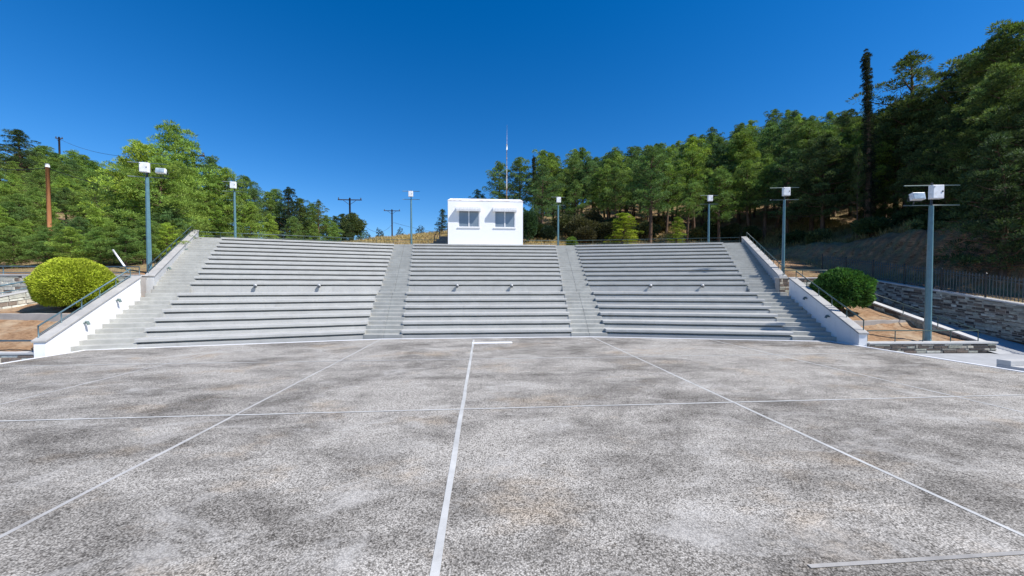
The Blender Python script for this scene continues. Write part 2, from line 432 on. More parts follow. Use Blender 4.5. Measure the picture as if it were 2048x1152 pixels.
# ------------------------------------------------------------------ walls
def zlin(a, b, t): return a+(b-a)*t
def stair_wall(name, a, b, z0, z1, zb0, zb1, thick, mat, label, side, lamps, group=None):
    # a, b: inner face line, side=+1 thickness to the left of a->b
    e = empty(name, (0,0,0), 0, label, 'wall', group)
    A = V2(a); B = V2(b); d = (B-A).normalized(); n = Vector((-d.y, d.x))*side
    poly = [A, B, B+n*thick, A+n*thick]
    L = (B-A).length
    mb = MB()
    mb.prism([(p.x,p.y) for p in poly], [zb0,zb1,zb1,zb0], [z0,z1,z1,z0])
    bevel(recalc(mb.build('wall_face', mat, e)), .01)
    mb = MB(); c = .04
    P2 = [A-n*c-d*c, B-n*c+d*c, B+n*(thick+c)+d*c, A+n*(thick+c)-d*c]
    sl = (z1-z0)/L*c
    mb.prism([(p.x,p.y) for p in P2], [z0+.003-sl,z1+.003+sl,z1+.003+sl,z0+.003-sl], [z0+.073-sl,z1+.073+sl,z1+.073+sl,z0+.073-sl])
    bevel(recalc(mb.build('coping', M['coping'], e)), .008)
    for t in lamps:
        p = A+(B-A)*t; z = zlin(z0, z1, t)-.28
        q = Vector((p.x,p.y,z)); nv = Vector((-n.x,-n.y,0)); dv = Vector((d.x,d.y,0))
        m2 = MB(); m2.tube([q, q+nv*.09], [.03,.03], 8); m2.tube([q+nv*.05+Vector((0,0,.06)), q+nv*.12+Vector((0,0,.05)), q+nv*.16+Vector((0,0,-.07))], [.03,.05,.055], 10)
        m2.build('wall_lamp', M['bar'], e, True)
    return e
wlg = 'sloping walls beside the outer stairs'
stair_wall('stair_wall', *WL_low, .50, 2.93, -.3, -.3, .34, M['white'], 'white sloping stair wall in front of the golden bush', 1, (.33,.68), wlg)
stair_wall('stair_wall', *WR_low, .50, 2.95, -.3, -.3, .30, M['white'], 'white sloping stair wall in front of the dark green round bush', -1, (.35,.68), wlg)
stair_wall('stair_wall', *WL_up, 3.05, 6.75, ZW-.3, ZW-.3, .34, M['upwall'], 'pale grey sloping wall of the upper stairs at the left end of the seats', 1, (.22,.6), wlg)
stair_wall('stair_wall', *WR_up, 3.05, 6.70, ZW-.3, ZW-.3, .34, M['upwall'], 'pale grey sloping wall of the upper stairs at the right end of the seats', -1, (), wlg)

def stone_wall(name, a, b, zt0, zt1, zb0, zb1, thick, label, seed, sz=1.0, tint=0, backside=False, cop=True, endcap=False):
    """stacked stones on the face to the right of a->b"""
    rnd = random.Random(seed)
    A = V2(a); B = V2(b); d = (B-A).normalized(); n = Vector((d.y,-d.x)); L = (B-A).length
    e = empty(name, (0,0,0), 0, label, 'wall')
    core = MB(); poly = [A, B, B-n*thick, A-n*thick]
    core.prism([(p.x,p.y) for p in poly], [zb0,zb1,zb1,zb0], [zt0-.004,zt1-.004,zt1-.004,zt0-.004])
    recalc(core.build('mortar', M['rawcon'], e))
    st = MB()
    pal = [(.42,.42,.36),(.52,.52,.46),(.34,.345,.29),(.15,.125,.105),(.12,.10,.085),(.44,.41,.34),(.20,.16,.13),(.40,.41,.36),(.08,.07,.065),(.24,.23,.20)]
    def face(P0, dd, nn, LL, zta, ztb, zba, zbb):
        # courses follow the bottom slope
        v = 0; hmax = max(zta-zba, ztb-zbb)
        while v < hmax:
            h = rnd.choice((.07,.09,.12,.15,.19))*sz; u = 0
            while u < LL:
                l = rnd.uniform(.14,.55)*sz; hh = h
                if rnd.random() < .07: l = .10*sz; hh = h*1.6
                u1 = min(u+l, LL)
                g = .012
                if u1-u > .05:
                    pr = rnd.uniform(.012,.04)
                    t0 = u/LL; t1 = u1/LL
                    def zz(t, vv): return zlin(zba,zbb,t)+vv
                    lim0 = zlin(zta,ztb,t0)-.01; lim1 = zlin(zta,ztb,t1)-.01
                    b0 = zz(t0,v+g); b1 = zz(t1,v+g); c0 = min(zz(t0,v+hh), lim0); c1 = min(zz(t1,v+hh), lim1)
                    if c0-b0 > .02 and c1-b1 > .02:
                        pa = P0+dd*(u+g); pb = P0+dd*(u1)
                        c = pal[rnd.randrange(len(pal))]; k_ = rnd.uniform(.85,1.15)*(1.2 if tint else 1); c = pal[rnd.choice((0,1,2,5,7,1,6))] if tint else c; c = tuple(x*k_ for x in c)
                        j = lambda: rnd.uniform(-.012,.012)
                        fr = [(pa,b0),(pb,b1),(pb,c1),(pa,c0)]
                        vs = []
                        for q, z in fr: vs.append((q.x-nn.x*.01, q.y-nn.y*.01, z))
                        for (q, z), sx, sz_ in zip(fr, (1,-1,-1,1), (1,1,-1,-1)):
                            vs.append((q.x+nn.x*pr+dd.x*.012*sx, q.y+nn.y*pr+dd.y*.012*sx, z+.010*sz_+j()*.5))
                        st.add(vs, [(4,5,6,7),(0,1,5,4),(1,2,6,5),(2,3,7,6),(3,0,4,7)], c)
                u = u1
            v += h
    face(A, d, n, L, zt0, zt1, zb0, zb1)
    if backside: face(B-n*thick, -d, -n, L, zt1, zt0, zb1, zb0)
    if endcap: face(B, -n, d, thick, zt1, zt1, zb1, zb1)
    recalc(st.build('stone_facing', M['stone'], e, cols=True))
    if cop:
        mb = MB(); c = .05
        P2 = [A+n*c-d*c, B+n*c+d*c, B-n*(thick+c)+d*c, A-n*(thick+c)-d*c]
        mb.prism([(p.x,p.y) for p in P2], [zt0,zt1,zt1,zt0], [zt0+.07,zt1+.07,zt1+.07,zt0+.07])
        bevel(recalc(mb.build('coping', M['slab'], e)), .008)
    return e
# right side
stone_wall('stone_wall', (16.2,14.42), (21.7,14.15), .08, .08, -.32, -.32, .3, 'low stone planter wall at the edge of the plaza below the tall right lamp post', 1, 1.25, endcap=False)
stone_wall('stone_wall', (20.95,19.9), (21.42,14.5), 2.05, .075, .7, -.4, .3, 'sloping stone planter wall with a pale coping beside the paved ramp', 2, 1.0, backside=True)
stone_wall('stone_wall', (24.0,25.0), (24.0,9.0), 3.55, .55, 1.1, -.6, .35, 'long stone retaining wall carrying the black iron fence', 3, .68)
stone_wall('stone_wall', (17.9,21.3), (23.95,21.9), 2.98, 3.02, 1.0, 1.0, .3, 'stone terrace wall behind the dark green round bush', 4)
# left side
stone_wall('stone_wall', (-26,15.2), (-16.15,14.75), .05, .05, -.32, -.32, .3, 'low stone planter wall at the left edge of the plaza under a blue rail', 5, 1.3, tint=1)
stone_wall('stone_wall', (-42,21.4), (-17.95,21.2), 3.08, 3.05, .9, .9, .3, 'stone terrace wall behind the golden bush', 6, 1.15, tint=1)
stone_wall('stone_wall', (-23.1,14.9), (-20.3,20.6), .9, 2.75, 0, 1.1, .3, 'sloping stone planter wall at the left edge, left of the golden bush', 7, 1.2, tint=1)

# low concrete bands in the planters
def band(a, b, z0, z1, label):
    mb = MB(); n = 12; A = V2(a); B = V2(b); d = (B-A).normalized(); nn = Vector((-d.y,d.x))
    vs = []
    for i in range(n+1):
        p = A+(B-A)*i/n; dz = random.uniform(-.02,.02)
        for (o_, z) in ((0,z0-.3),(0,z1+dz),(.22,z1+dz),(.22,z0-.3)):
            q = p+nn*o_; vs.append((q.x,q.y,z))
    fs = [(0,1,2,3), tuple(reversed([4*n+k for k in range(4)]))] + [(4*i+k, 4*i+4+k, 4*i+4+(k+1)%4, 4*i+(k+1)%4) for i in range(n) for k in range(4)]
    mb.add(vs, fs); o = bevel(recalc(mb.build('concrete_kerb', M['rawcon'])), .015); return tag(o, label, 'kerb')
band((16.75,16.7), (20.9,16.9), .55, .84, 'low weathered concrete kerb in the needle-covered soil below the dark green bush')
band((-23.5,17.4), (-16.5,17.0), 1.02, 1.36, 'low weathered concrete kerb in the needle-covered soil below the golden bush')

# ------------------------------------------------------------------ planted soil, pavement, ramp, terrain
def sheet(name, corners, zf, nu, nv, mat, amp=0., kind='structure'):
    a, b, c, d = [V2(p) for p in corners]   # a-b near edge, d-c far edge
    vs = []
    for j in range(nv+1):
        for i in range(nu+1):
            u = i/nu; v = j/nv; p = (a*(1-u)+b*u)*(1-v) + (d*(1-u)+c*u)*v
            z = zf(p.x,p.y) + amp*mnoise.noise(Vector((p.x*1.7,p.y*1.7,3))) + amp*.5*mnoise.noise(Vector((p.x*5,p.y*5,9)))
            vs.append((p.x,p.y,z))
    fs = [(j*(nu+1)+i, j*(nu+1)+i+1, (j+1)*(nu+1)+i+1, (j+1)*(nu+1)+i) for j in range(nv) for i in range(nu)]
    mb = MB(); mb.add(vs, fs); return tag(mb.build(name, mat, None, True), kind=kind)
soilR = lambda x, y: float(np.interp(y, [14.4,16.7,16.95,20,21.4], [.0,.52,.78,1.75,1.95]))
soilL = lambda x, y: float(np.interp(y, [14.8,17.0,17.5,20,21.4], [.0,1.0,1.3,1.85,2.0]))
sheet('soil', [(16.05,14.6),(21.3,14.4),(21.0,21.5),(17.6,21.5)], soilR, 40, 60, M['soil'], .06)
sheet('soil', [(-23.3,15.1),(-15.95,14.9),(-17.0,21.3),(-21.3,21.3)], soilL, 40, 60, M['soil'], .06)
sheet('soil', [(-40,15.3),(-23.3,15.1),(-20.5,21.3),(-40,21.3)], lambda x, y: float(np.interp(y,[14.8,21.4],[-.1,1.6])), 30, 30, M['soil'], .06)
rampz = lambda x, y: float(np.interp(y, [13.8,21.5], [-.306,1.45]))
sheet('path', [(21.35,13.8),(24.02,13.8),(24.02,21.9),(20.9,21.5)], rampz, 6, 80, M['pave'])
sheet('pavement', [(XR+.05,-14),(24.02,-14),(24.02,13.9),(XR+.05,14.4)], lambda x, y: -.31, 10, 20, M['pave'])
sheet('pavement', [(-45,-14),(XL-.05,-14),(XL-.05,15.4),(-45,15.4)], lambda x, y: -.31, 10, 20, M['pave'])

foot = [WL_low[0], (-16.75,19.9), WL_up[0], WL_up[1], (-21.6,31.2), (-19,34.5), (-8,36), (8,36), (18,34.5), (22.1,31.2), WR_up[1], WR_up[0], (17.4,20.1), WR_low[0], (15.75,-20), (-15.55,-20)]
def inpoly(x, y, poly):
    c = False; n = len(poly); j = n-1
    for i in range(n):
        xi, yi = poly[i]; xj, yj = poly[j]
        if (yi > y) != (yj > y) and x < (xj-xi)*(y-yi)/(yj-yi)+xi: c = not c
        j = i
    return c
def sm(a, b, x):
    t = min(1, max(0, (x-a)/(b-a))); return t*t*(3-2*t)
def T(x, y, full=True):
    road = float(np.interp(y, [-20,9,14,21,37], [-.3,.45,1.5,2.95,6.15]))
    bank = sm(26.6, 30.2, x + .8*mnoise.noise(Vector((y*.25,x*.2,1))) + .35*mnoise.noise(Vector((x*1.1,y*.9,5)))) ; top = max(road+.3, 6.3)
    z = road*(1-bank) + top*bank + .26*max(0, x-30.5)
    if x < -22: z += .25*max(0, -x-26)*sm(24, 36, y) + 0
    a = float(np.interp(x, [-40,-20,-5,8,25], [.10,.12,.30,.31,.37])); yc = float(np.interp(x, [-5,5,30], [49,60,85]))
    hb = a*max(0, min(y,yc)-37.5) - .12*max(0, y-yc)
    z += hb if y > 37.5 else 0
    nz = .35*mnoise.noise(Vector((x*.12,y*.12,0))) + .12*mnoise.noise(Vector((x*.5,y*.5,4)))
    if y > 36: z += nz*sm(36,40,y)
    if bank > 0: z += bank*(.4*mnoise.noise(Vector((x*.6,y*.5,2.5)))+.28*mnoise.noise(Vector((x*1.6,y*1.2,2)))-.22*abs(mnoise.noise(Vector((x*2.6,y*2.2,7)))))
    return z
def Tm(x, y):
    if inpoly(x, y, foot): return -.7
    if y < 21.45 and -60 < x < 24.3:
        return -.6 if x > -45 or y < 15 else 1.0
    if y < 36.5 and 15 < abs(x) < 24 and inpoly(x*.97, y, foot): return -.7
    return T(x, y)
xs = np.unique(np.concatenate([np.arange(24.7,34.5,.35), np.arange(-260,-60,10), np.arange(-60,-30,2), np.arange(-30,36,.7), np.arange(36,70,2), np.arange(70,261,10)]))
ys = np.unique(np.concatenate([np.arange(8.1,36,.35), np.arange(-40,6,4), np.arange(6,40,.7), np.arange(40,70,1.5), np.arange(70,120,5), np.arange(120,401,20)]))
mb = MB(); nx = len(xs)
vs = [(x, y, Tm(x, y)) for y in ys for x in xs]
fs = [(j*nx+i, j*nx+i+1, (j+1)*nx+i+1, (j+1)*nx+i) for j in range(len(ys)-1) for i in range(nx-1)]
mb.add(vs, fs); tag(mb.build('hillside', M['terrain'], None, True), kind='structure')

# ------------------------------------------------------------------ railings
def railing(pts, h, label, mat, r=.028, post=1.6, mid=None, name='railing', posts=True, offs=(0,0), group=None):
    """pts: (x,y,z) base line"""
    e = empty(name, (0,0,0), 0, label, 'railing', group)
    P = [Vector(p)+Vector((offs[0],offs[1],0)) for p in pts]
    up = Vector((0,0,1))
    MB().tube([p+up*h for p in P], r, 8).build('handrail', mat, e, True)
    if mid: MB().tube([p+up*mid for p in P], r*.7, 6).build('lower_rail', mat, e, True)
    for a, b in zip(P[:-1], P[1:]):
        L = (b-a).length; n = max(1, round(L/post))
        for i in range(n+(1 if b is P[-1] else 0)):
            q = a+(b-a)*(i/n)
            MB().tube([q-up*.03, q+up*(h-.005)], r*.72, 6).build('post', mat, e, True)
    return e
def off(p, q, d):
    a = V2(p); b = V2(q); n = (b-a).normalized(); n = Vector((-n.y,n.x))*d; return (a.x+n.x, a.y+n.y), (b.x+n.x, b.y+n.y)
def wall_rail(W, side, z0, z1, label, mat, t0=.03, t1=.97, th_=.34, h=.42, mid=.1, post=1.1):
    a, b = off(*W, side*(th_-.04)); a = V2(a); b = V2(b)
    pts = []
    for t in (t0, t1): p = a+(b-a)*t; pts.append((p.x,p.y,zlin(z0,z1,t)+.07))
    return railing(pts, h, label, mat, .028, post, mid)
wall_rail(WL_low, 1, .5, 2.93, 'blue-grey sloping rail on the white wall in front of the golden bush', M['railblue'])
wall_rail(WR_low, -1, .5, 2.95, 'dark sloping rail on the white wall in front of the dark green bush', M['rail'], th_=.3, mid=None)
wall_rail(WL_up, 1, 3.05, 6.75, 'dark sloping rail on the upper left stair wall', M['rail'])
wall_rail(WR_up, -1, 3.05, 6.70, 'dark sloping rail on the upper right stair wall', M['rail'], mid=None)
qr = S_WALL+NU*DS+1.0
lp = [LS.P(LS.uo(LS.L,qr)-2.0, qr), LS.r(qr), Vector((-3.3, CS.o.y+qr))]
railing([(p.x,p.y,ZT) for p in lp], .56, 'long thin dark rail behind the left seats, ending at the booth', M['rail'], .022, 1.5, .28)
rp = [Vector((3.9, CS.o.y+qr)), RS.l(qr), RS.P(RS.uo(RS.Rr,qr)+2.0, qr)]
railing([(p.x,p.y,ZT) for p in rp], .60, 'long thin dark rail behind the right seats, starting at the booth', M['rail'], .022, 1.5, .30)
railing([(-40,21.45,3.12),(-18.1,21.3,3.12)], .42, 'blue-grey rail on the terrace wall behind the golden bush', M['railblue'], .032, 2.2, .1)
railing([(18.3,21.5,3.08),(23.8,22.0,3.1)], .42, 'dark rail on the terrace wall behind the dark green bush', M['rail'], .026, 1.5, None)
railing([(-30,15.5,.12),(-16.2,14.95,.12)], .40, 'blue-grey rail on the low planter wall at the left edge of the plaza', M['railblue'], .032, 2.4)
railing([(-23.3,14.95,.95),(-20.45,20.6,2.8)], .42, 'blue-grey sloping rail on the stone planter wall at the left edge', M['railblue'], .032, 1.4, .1)
railing([(16.3,14.62,.12),(21.2,14.38,.12),(20.75,19.8,2.1)], .50, 'thin dark rail turning the corner of the planter under the tall right lamp post', M['rail'], .024, 1.35)

# iron fence on the retaining wall: bays of pickets between posts
fe = empty('iron_fence', (0,0,0), 0, 'black iron picket fence on the long stone retaining wall', 'fence')
fy = [9.2+1.75*i for i in range(10)]
zf_ = lambda y: float(np.interp(y, [9,25], [.55,3.55]))+.06
for i, y in enumerate(fy):
    z = zf_(y); MB().tube([(24.2,y,z),(24.2,y,z+1.12),(24.2,y,z+1.16),(24.2,y,z+1.22)], [.035,.035,.055,.01], 8).build('post', M['black'], fe)
    if i < len(fy)-1:
        y1 = fy[i+1]; z1 = zf_(y1); mb = MB()
        for hh in (.12,.9,1.02): mb.tube([(24.2,y,z+hh),(24.2,y1,z1+hh)], .016, 6)
        for k in range(1,14):
            t = k/14; yy = y+(y1-y)*t; zz = z+(z1-z)*t
            mb.tube([(24.2,yy,zz+.05),(24.2,yy,zz+1.04),(24.2,yy,zz+1.06),(24.2,yy,zz+1.15)], [.014,.014,.028,.005], 5)
            if k % 2: mb.tube([(24.2,yy,zz+.12),(24.2,yy+.06,zz+.18),(24.2,yy,zz+.25),(24.2,yy-.06,zz+.18),(24.2,yy,zz+.12)], .008, 4)
        mb.build('picket_panel', M['fence'], fe)

# ------------------------------------------------------------------ booth
BX0, BX1, BY0, BY1, BZ0, BZ1 = -3.15, 3.75, 34.75, 38.5, 5.6, 10.35
be = empty('control_booth', (0.3,36.5,ZT), 0, 'white flat-roofed booth with two windows above the seats', 'booth')
def B(mb, name, mat, par=be, bev=.0, smooth=False):
    o = recalc(mb.build(name, mat, par, smooth)); 
    if par is be:
        o.matrix_parent_inverse = Matrix.Translation((-0.3,-36.5,-ZT))
    if bev: bevel(o, bev)
    return o
wz0, wz1 = 7.95, 9.55
wins = [(-2.25,-.10),(1.15,3.10)]
wins = [(-2.20,-.28),(1.12,3.02)]
mb = MB()
xsb = [BX0, wins[0][0], wins[0][1], wins[1][0], wins[1][1], BX1]
for i in (0,2,4): mb.box(xsb[i], xsb[i+1], BY0, BY0+.25, BZ0, BZ1)
for i in (1,3): mb.box(xsb[i], xsb[i+1], BY0, BY0+.25, BZ0, wz0); mb.box(xsb[i], xsb[i+1], BY0, BY0+.25, wz1, BZ1)
mb.box(BX0, BX0+.25, BY0+.25, BY1, BZ0, BZ1); mb.box(BX1-.25, BX1, BY0+.25, BY1, BZ0, BZ1); mb.box(BX0+.25, BX1-.25, BY1-.25, BY1, BZ0, BZ1)
import bmesh
o = mb.build('wall', M['booth'], be); o.matrix_parent_inverse = Matrix.Translation((-0.3,-36.5,-ZT))
b_ = bmesh.new(); b_.from_mesh(o.data); bmesh.ops.remove_doubles(b_, verts=b_.verts, dist=.001); b_.to_mesh(o.data); b_.free()
mb = MB()   # sloping parapet
a = [(BX0-.02,BY0-.02),(BX1+.02,BY0-.02),(BX1+.02,BY1+.02),(BX0-.02,BY1+.02)]; b = [(BX0+.22,BY0+.3),(BX1-.22,BY0+.3),(BX1-.22,BY1-.3),(BX0+.22,BY1-.3)]
mb.add([(x,y,BZ1+.003) for x,y in a]+[(x,y,BZ1+.05) for x,y in a]+[(x,y,BZ1+.28) for x,y in b], [(3,2,1,0),(0,1,5,4),(1,2,6,5),(2,3,7,6),(3,0,4,7),(4,5,9,8),(5,6,10,9),(6,7,11,10),(7,4,8,11),(8,9,10,11)])
B(mb, 'roof', M['roofpaint'])
for (x0, x1) in wins:
    mb = MB(); yf = BY0+.02; fw = .07
    xm = (x0+x1)/2
    mb.box(x0,x1,yf,yf+.06,wz0,wz0+fw); mb.box(x0,x1,yf,yf+.06,wz1-fw,wz1); mb.box(x0,x0+fw,yf,yf+.06,wz0+fw,wz1-fw); mb.box(x1-fw,x1,yf,yf+.06,wz0+fw,wz1-fw); mb.box(xm-.05,xm+.05,yf-.01,yf+.06,wz0+fw,wz1-fw)
    wn = B(mb, 'window', M['alu'])
    for (u0,u1) in ((x0+fw,xm-.05),(xm+.05,x1-fw)):
        m2 = MB(); m2.box(u0,u1,yf+.03,yf+.045,wz0+fw,wz1-fw); p_ = recalc(m2.build('pane', M['glass'], wn))
    m2 = MB(); m2.box(x0-.09,x1+.09,BY0-.07,BY0-.002,wz0-.08,wz0-.003); recalc(m2.build('sill', M['white'], wn))
    m2 = MB()   # roller shutter box
    prof = [(0,wz1+.22),(-.42,wz1+.17),(-.44,wz1-.02),(-.42,wz1-.20),(-.32,wz1-.20),(0,wz1-.14)]
    n = len(prof)
    m2.add([(x0-.18,BY0-.003+p[0],p[1]) for p in prof]+[(x1+.14,BY0-.003+p[0],p[1]) for p in prof], [tuple(range(n)), tuple(reversed(range(n,2*n)))]+[(i,(i+1)%n,n+(i+1)%n,n+i) for i in range(n)])
    bevel(recalc(m2.build('shutter_box', M['alu'], wn)), .015)
# interior floor/backing so that the room reads dark
mb = MB(); mb.box(BX0+.26,BX1-.26,BY0+.26,BY1-.26,7.0,7.05); B(mb, 'floor', M['rawcon'])
# landing with railing beside the booth
le = empty('entrance_landing', (-3.6,36,ZT), 0, 'dark metal landing with rails at the left side of the white booth', 'landing')
def Lp(mb, name, mat): o = recalc(mb.build(name, mat, le)); o.matrix_parent_inverse = Matrix.Translation((3.6,-36,-ZT)); return o
mb = MB(); mb.box(-4.05,-3.18,35.6,37.6,ZT+.02,ZT+1.05); Lp(mb, 'platform', M['darkmetal'])
mb = MB()
for q in range(4): mb.box(-4.05-.28*(q+1),-4.06-.28*q,35.7,37.0,ZT+.02,ZT+1.0-.2*(q+1))
Lp(mb, 'steps', M['darkmetal'])
mb = MB()
for x in (-4.0,-3.25): mb.tube([(x,35.65,ZT+1.05),(x,35.65,ZT+2.0)], .04, 6)
for hh in (1.35,1.68,2.0): mb.tube([(-4.0,35.65,ZT+hh),(-3.25,35.65,ZT+hh)], .032, 6)
mb.tube([(-4.0,35.65,ZT+2.0),(-4.45,35.65,ZT+1.1),(-4.5,35.65,ZT+.02)], .036, 6); mb.tube([(-4.0,35.65,ZT+1.5),(-4.3,35.65,ZT+.8)], .018, 6)
Lp(mb, 'handrail', M['black'])
# mast
me_ = empty('antenna_mast', (2.55,39.5,6.2), 0, 'tall thin rusty and white mast rising behind the white booth', 'mast')
MB().tube([(0,0,0),(0,0,6.6)], [.075,.06], 8).build('lower_tube', M['mastlow'], me_, True)
mb = MB(); mb.tube([(0,0,6.6),(.01,0,10.6)], [.045,.035], 8); MB().tube([(.01,0,10.6),(.02,0,11.2)], [.07,.07], 8).build('collar', M['cab'], me_, True)
for zz in (7.6,8.8,9.7): mb.tube([(0,0,zz),(0,0,zz+.12)], .06, 8)
mb.build('upper_tube', M['mast'], me_, True)
MB().tube([(.02,0,11.2),(.04,0,13.2)], [.018,.008], 6).build('whip', M['mast'], me_, True)

# ------------------------------------------------------------------ lamp posts
def make_lamp(h, rot, r0, r1, barw, label, loc, flood=0, cs=.85):
    """cross bars, white cabinet; flood: +1/-1 side"""
    e = empty('lamp_post', loc, rot, label, 'lamp post', 'lamp posts around the stand')
    n = 12
    MB().tube([(0,0,-.3),(0,0,h*.5),(0,0,h)], [r0,(r0+r1)/2,r1], 8).build('pole', M['pole'], e, False)
    MB().tube([(0,0,-.02),(0,0,.02)], [r0*2,r0*2], 12).build('base_plate', M['pole'], e)
    MB().tube([(0,0,h),(0,0,h+1.05*cs)], [r1*.5,r1*.5], 8).build('neck', M['darkmetal'], e, True)
    MB().tube([(-barw/2,0,h+.02),(barw/2,0,h+.02)], .024, 6).build('crossbar', M['bar'], e, True)
    MB().tube([(-barw/2,0,h+.93*cs),(barw/2,0,h+.93*cs)], .024, 6).build('crossbar', M['bar'], e, True)
    mx = Matrix.Translation((.0,-.18,h+.58*cs)) @ Matrix.Scale(cs,4)
    mb = MB(); mb.box(-.25,.25,-.10,.10,-.31,.31, mx); c = bevel(recalc(mb.build('cabinet', M['cab'], e)), .015)
    mb = MB(); mb.box(-.225,.225,-.118,-.102,-.285,.285, mx); bevel(recalc(mb.build('door', M['cab'], c)), .006)
    mb = MB(); mb.box(.14,.18,-.145,-.118,-.02,.04, mx); recalc(mb.build('latch', M['black'], c)); mb = MB(); mb.box(-.20,-.17,-.135,-.118,.2,.23, mx); recalc(mb.build('hinge', M['black'], c))
    if flood:
        x = .74*flood
        mb = MB(); mz = Matrix.Translation((x,-.15,h+.36)) @ Matrix.Scale(cs*.95,4) @ Matrix.Rotation(R(-12),4,'X')
        mb.box(-.28,.28,-.13,.08,-.17,.17, mz); f = bevel(recalc(mb.build('floodlight', M['cab'], e)), .02)
        mb = MB(); mb.box(-.25,.25,-.142,-.131,-.14,.14, mz); recalc(mb.build('lens', M['lens'], f))
        mb = MB(); mb.tube([(x-.28,-.12,h+.42),(x-.28,-.05,h+.2),(x+.28,-.05,h+.2),(x+.28,-.12,h+.42)], .015, 6); mb.tube([(x,-.05,h+.2),(x,0,h+.03)], .02, 6); mb.build('bracket', M['darkmetal'], f)
    return e
make_lamp(5.85, R(-8), .125, .08, 2.25, 'tall teal lamp post with floodlight in the planter at the right edge of the plaza', (19.25,14.72,.12), -1, .93)
make_lamp(5.55, R(10), .125, .085, 1.75, 'teal lamp post with a floodlight behind the golden bush on the left', (-18.55,22.45,3.0), 1)
make_lamp(4.95, R(-10), .10,.07, 1.75, 'slim lamp post on the terrace left of the dark green bush, without a floodlight', (19.35,22.75,3.1))
make_lamp(4.3, R(8), .10, .075, 1.7, 'lamp post behind the far left seats in front of bright pines', (-20.1,32.3,5.9))
make_lamp(4.75, R(0), .10, .075, 1.6, 'lamp post against the blue sky left of the booth', (-6.75,36.4,6.0))
make_lamp(4.5, R(0), .10, .075, 1.4, 'lamp post just right of the white booth in front of the forest', (7.45,36.6,6.0))
make_lamp(4.1, R(-6), .10, .075, 1.6, 'lamp post behind the right seats, second from the right bank', (20.35,32.4,5.8))

# ------------------------------------------------------------------ utility poles and wires
def upole(loc, h, r, arm, label, mat, rz=0, insul=3, drop=.25, top=None):
    e = empty('utility_pole', loc, rz, label, 'utility pole', 'utility poles')
    MB().tube([(0,0,-.5),(0,0,h)], [r*1.25,r], 8).build('pole', mat, e, True)
    if arm:
        mb = MB(); mb.box(-arm/2,arm/2,-.06,.06,h-drop-.05,h-drop+.07); mb.tube([(-arm*.3,-.07,h-drop),(0,-.07,h-drop-.7)], .03, 5); mb.tube([(arm*.3,-.07,h-drop),(0,-.07,h-drop-.7)], .03, 5)
        a_ = recalc(mb.build('crossarm', mat, e))
        for k in range(insul):
            x = -arm/2+.1+(arm-.2)*k/(insul-1)
            MB().tube([(x,0,h-drop+.05),(x,0,h-drop+.12),(x,0,h-drop+.2),(x,0,h-drop+.3)], [.03,.09,.06,.08], 8).build('insulator', M['darkmetal'], a_)
    return e
upole((-18.4,54,5.6), 9.2, .12, 3.2, 'dark utility pole with crossarm rising from a round tree left of the booth', M['wooddark'])
upole((-18.3,78,6.5), 11.6, .13, 3.2, 'smaller dark utility pole on the skyline nearest the booth', M['wooddark'])
po = upole((-29.0,27.6,3.8), 6.9, .10, 0, 'orange-brown wooden utility pole among the pines at the far left', M['wood'])
MB().tube([(0,0,6.68),(0,0,6.92)], [.108,.105], 8).build('pole_cap', M['cab'], po, True)
upole((-26.2,36.5,4.5), 10.2, .15, 1.7, 'weathered utility pole half hidden behind the tallest left pine', M['wooddark'], .3)
upole((-75.7,74,20), 9.3, .13, 1.0, 'tiny utility pole on the far left ridge', M['wooddark'], .3)
def wire(a, b, sag, label):
    A = Vector(a); B_ = Vector(b); pts = []
    for i in range(25):
        t = i/24; p = A.lerp(B_, t); p.z -= sag*4*t*(1-t); pts.append(p)
    return tag(MB().tube(pts, .022, 4).build('power_line', M['black'], None, True), label, 'power line')
wire((-18.0,54,12.6), (-18.0,78,15.5), 2.2, 'thin sagging line between the two dark poles on the skyline')
wire((-18.0,78,15.5), (6,80,14.5), 1.5, 'thin line running from the skyline pole towards the booth')
wire((-29,27.6,10.4), (-18.4,54,12.6), 1.9, 'dark line running right from the orange-brown pole down to the skyline pole')
wire((-29,27.6,10.4), (-48,24,9.6), .5, 'dark line running left from the orange-brown pole out of the picture')
wire((-75.7,74,29), (-26.2,36.5,14.3), 1.2, 'thin line from the far left ridge to the half hidden pole')
# leaning pale pole behind the golden bush
lo_ = empty('leaning_pole', (-19.6,22.6,3.0), 0, 'thin pale pole leaning to the left behind the golden bush', 'pole')
MB().tube([(0,0,0),(-.35,0,.6)], [.03,.03], 8).build('lower_tube', M['railblue'], lo_, True)
MB().tube([(-.35,0,.6),(-.95,0,1.55)], [.05,.045], 8).build('upper_tube', M['cab'], lo_, True)
# pale step at the right edge of the plaza
mb = MB(); mb.box(-.9,.9,-.35,.35,0,.17); mb.box(-.9,.9,-.0,.35,.17,.34)
o = bevel(recalc(mb.build('concrete_step', M['slab'])), .012); o.location = (18.35,11.0,-.31); tag(o, 'pale concrete step block on the lower pavement at the right edge', 'step')

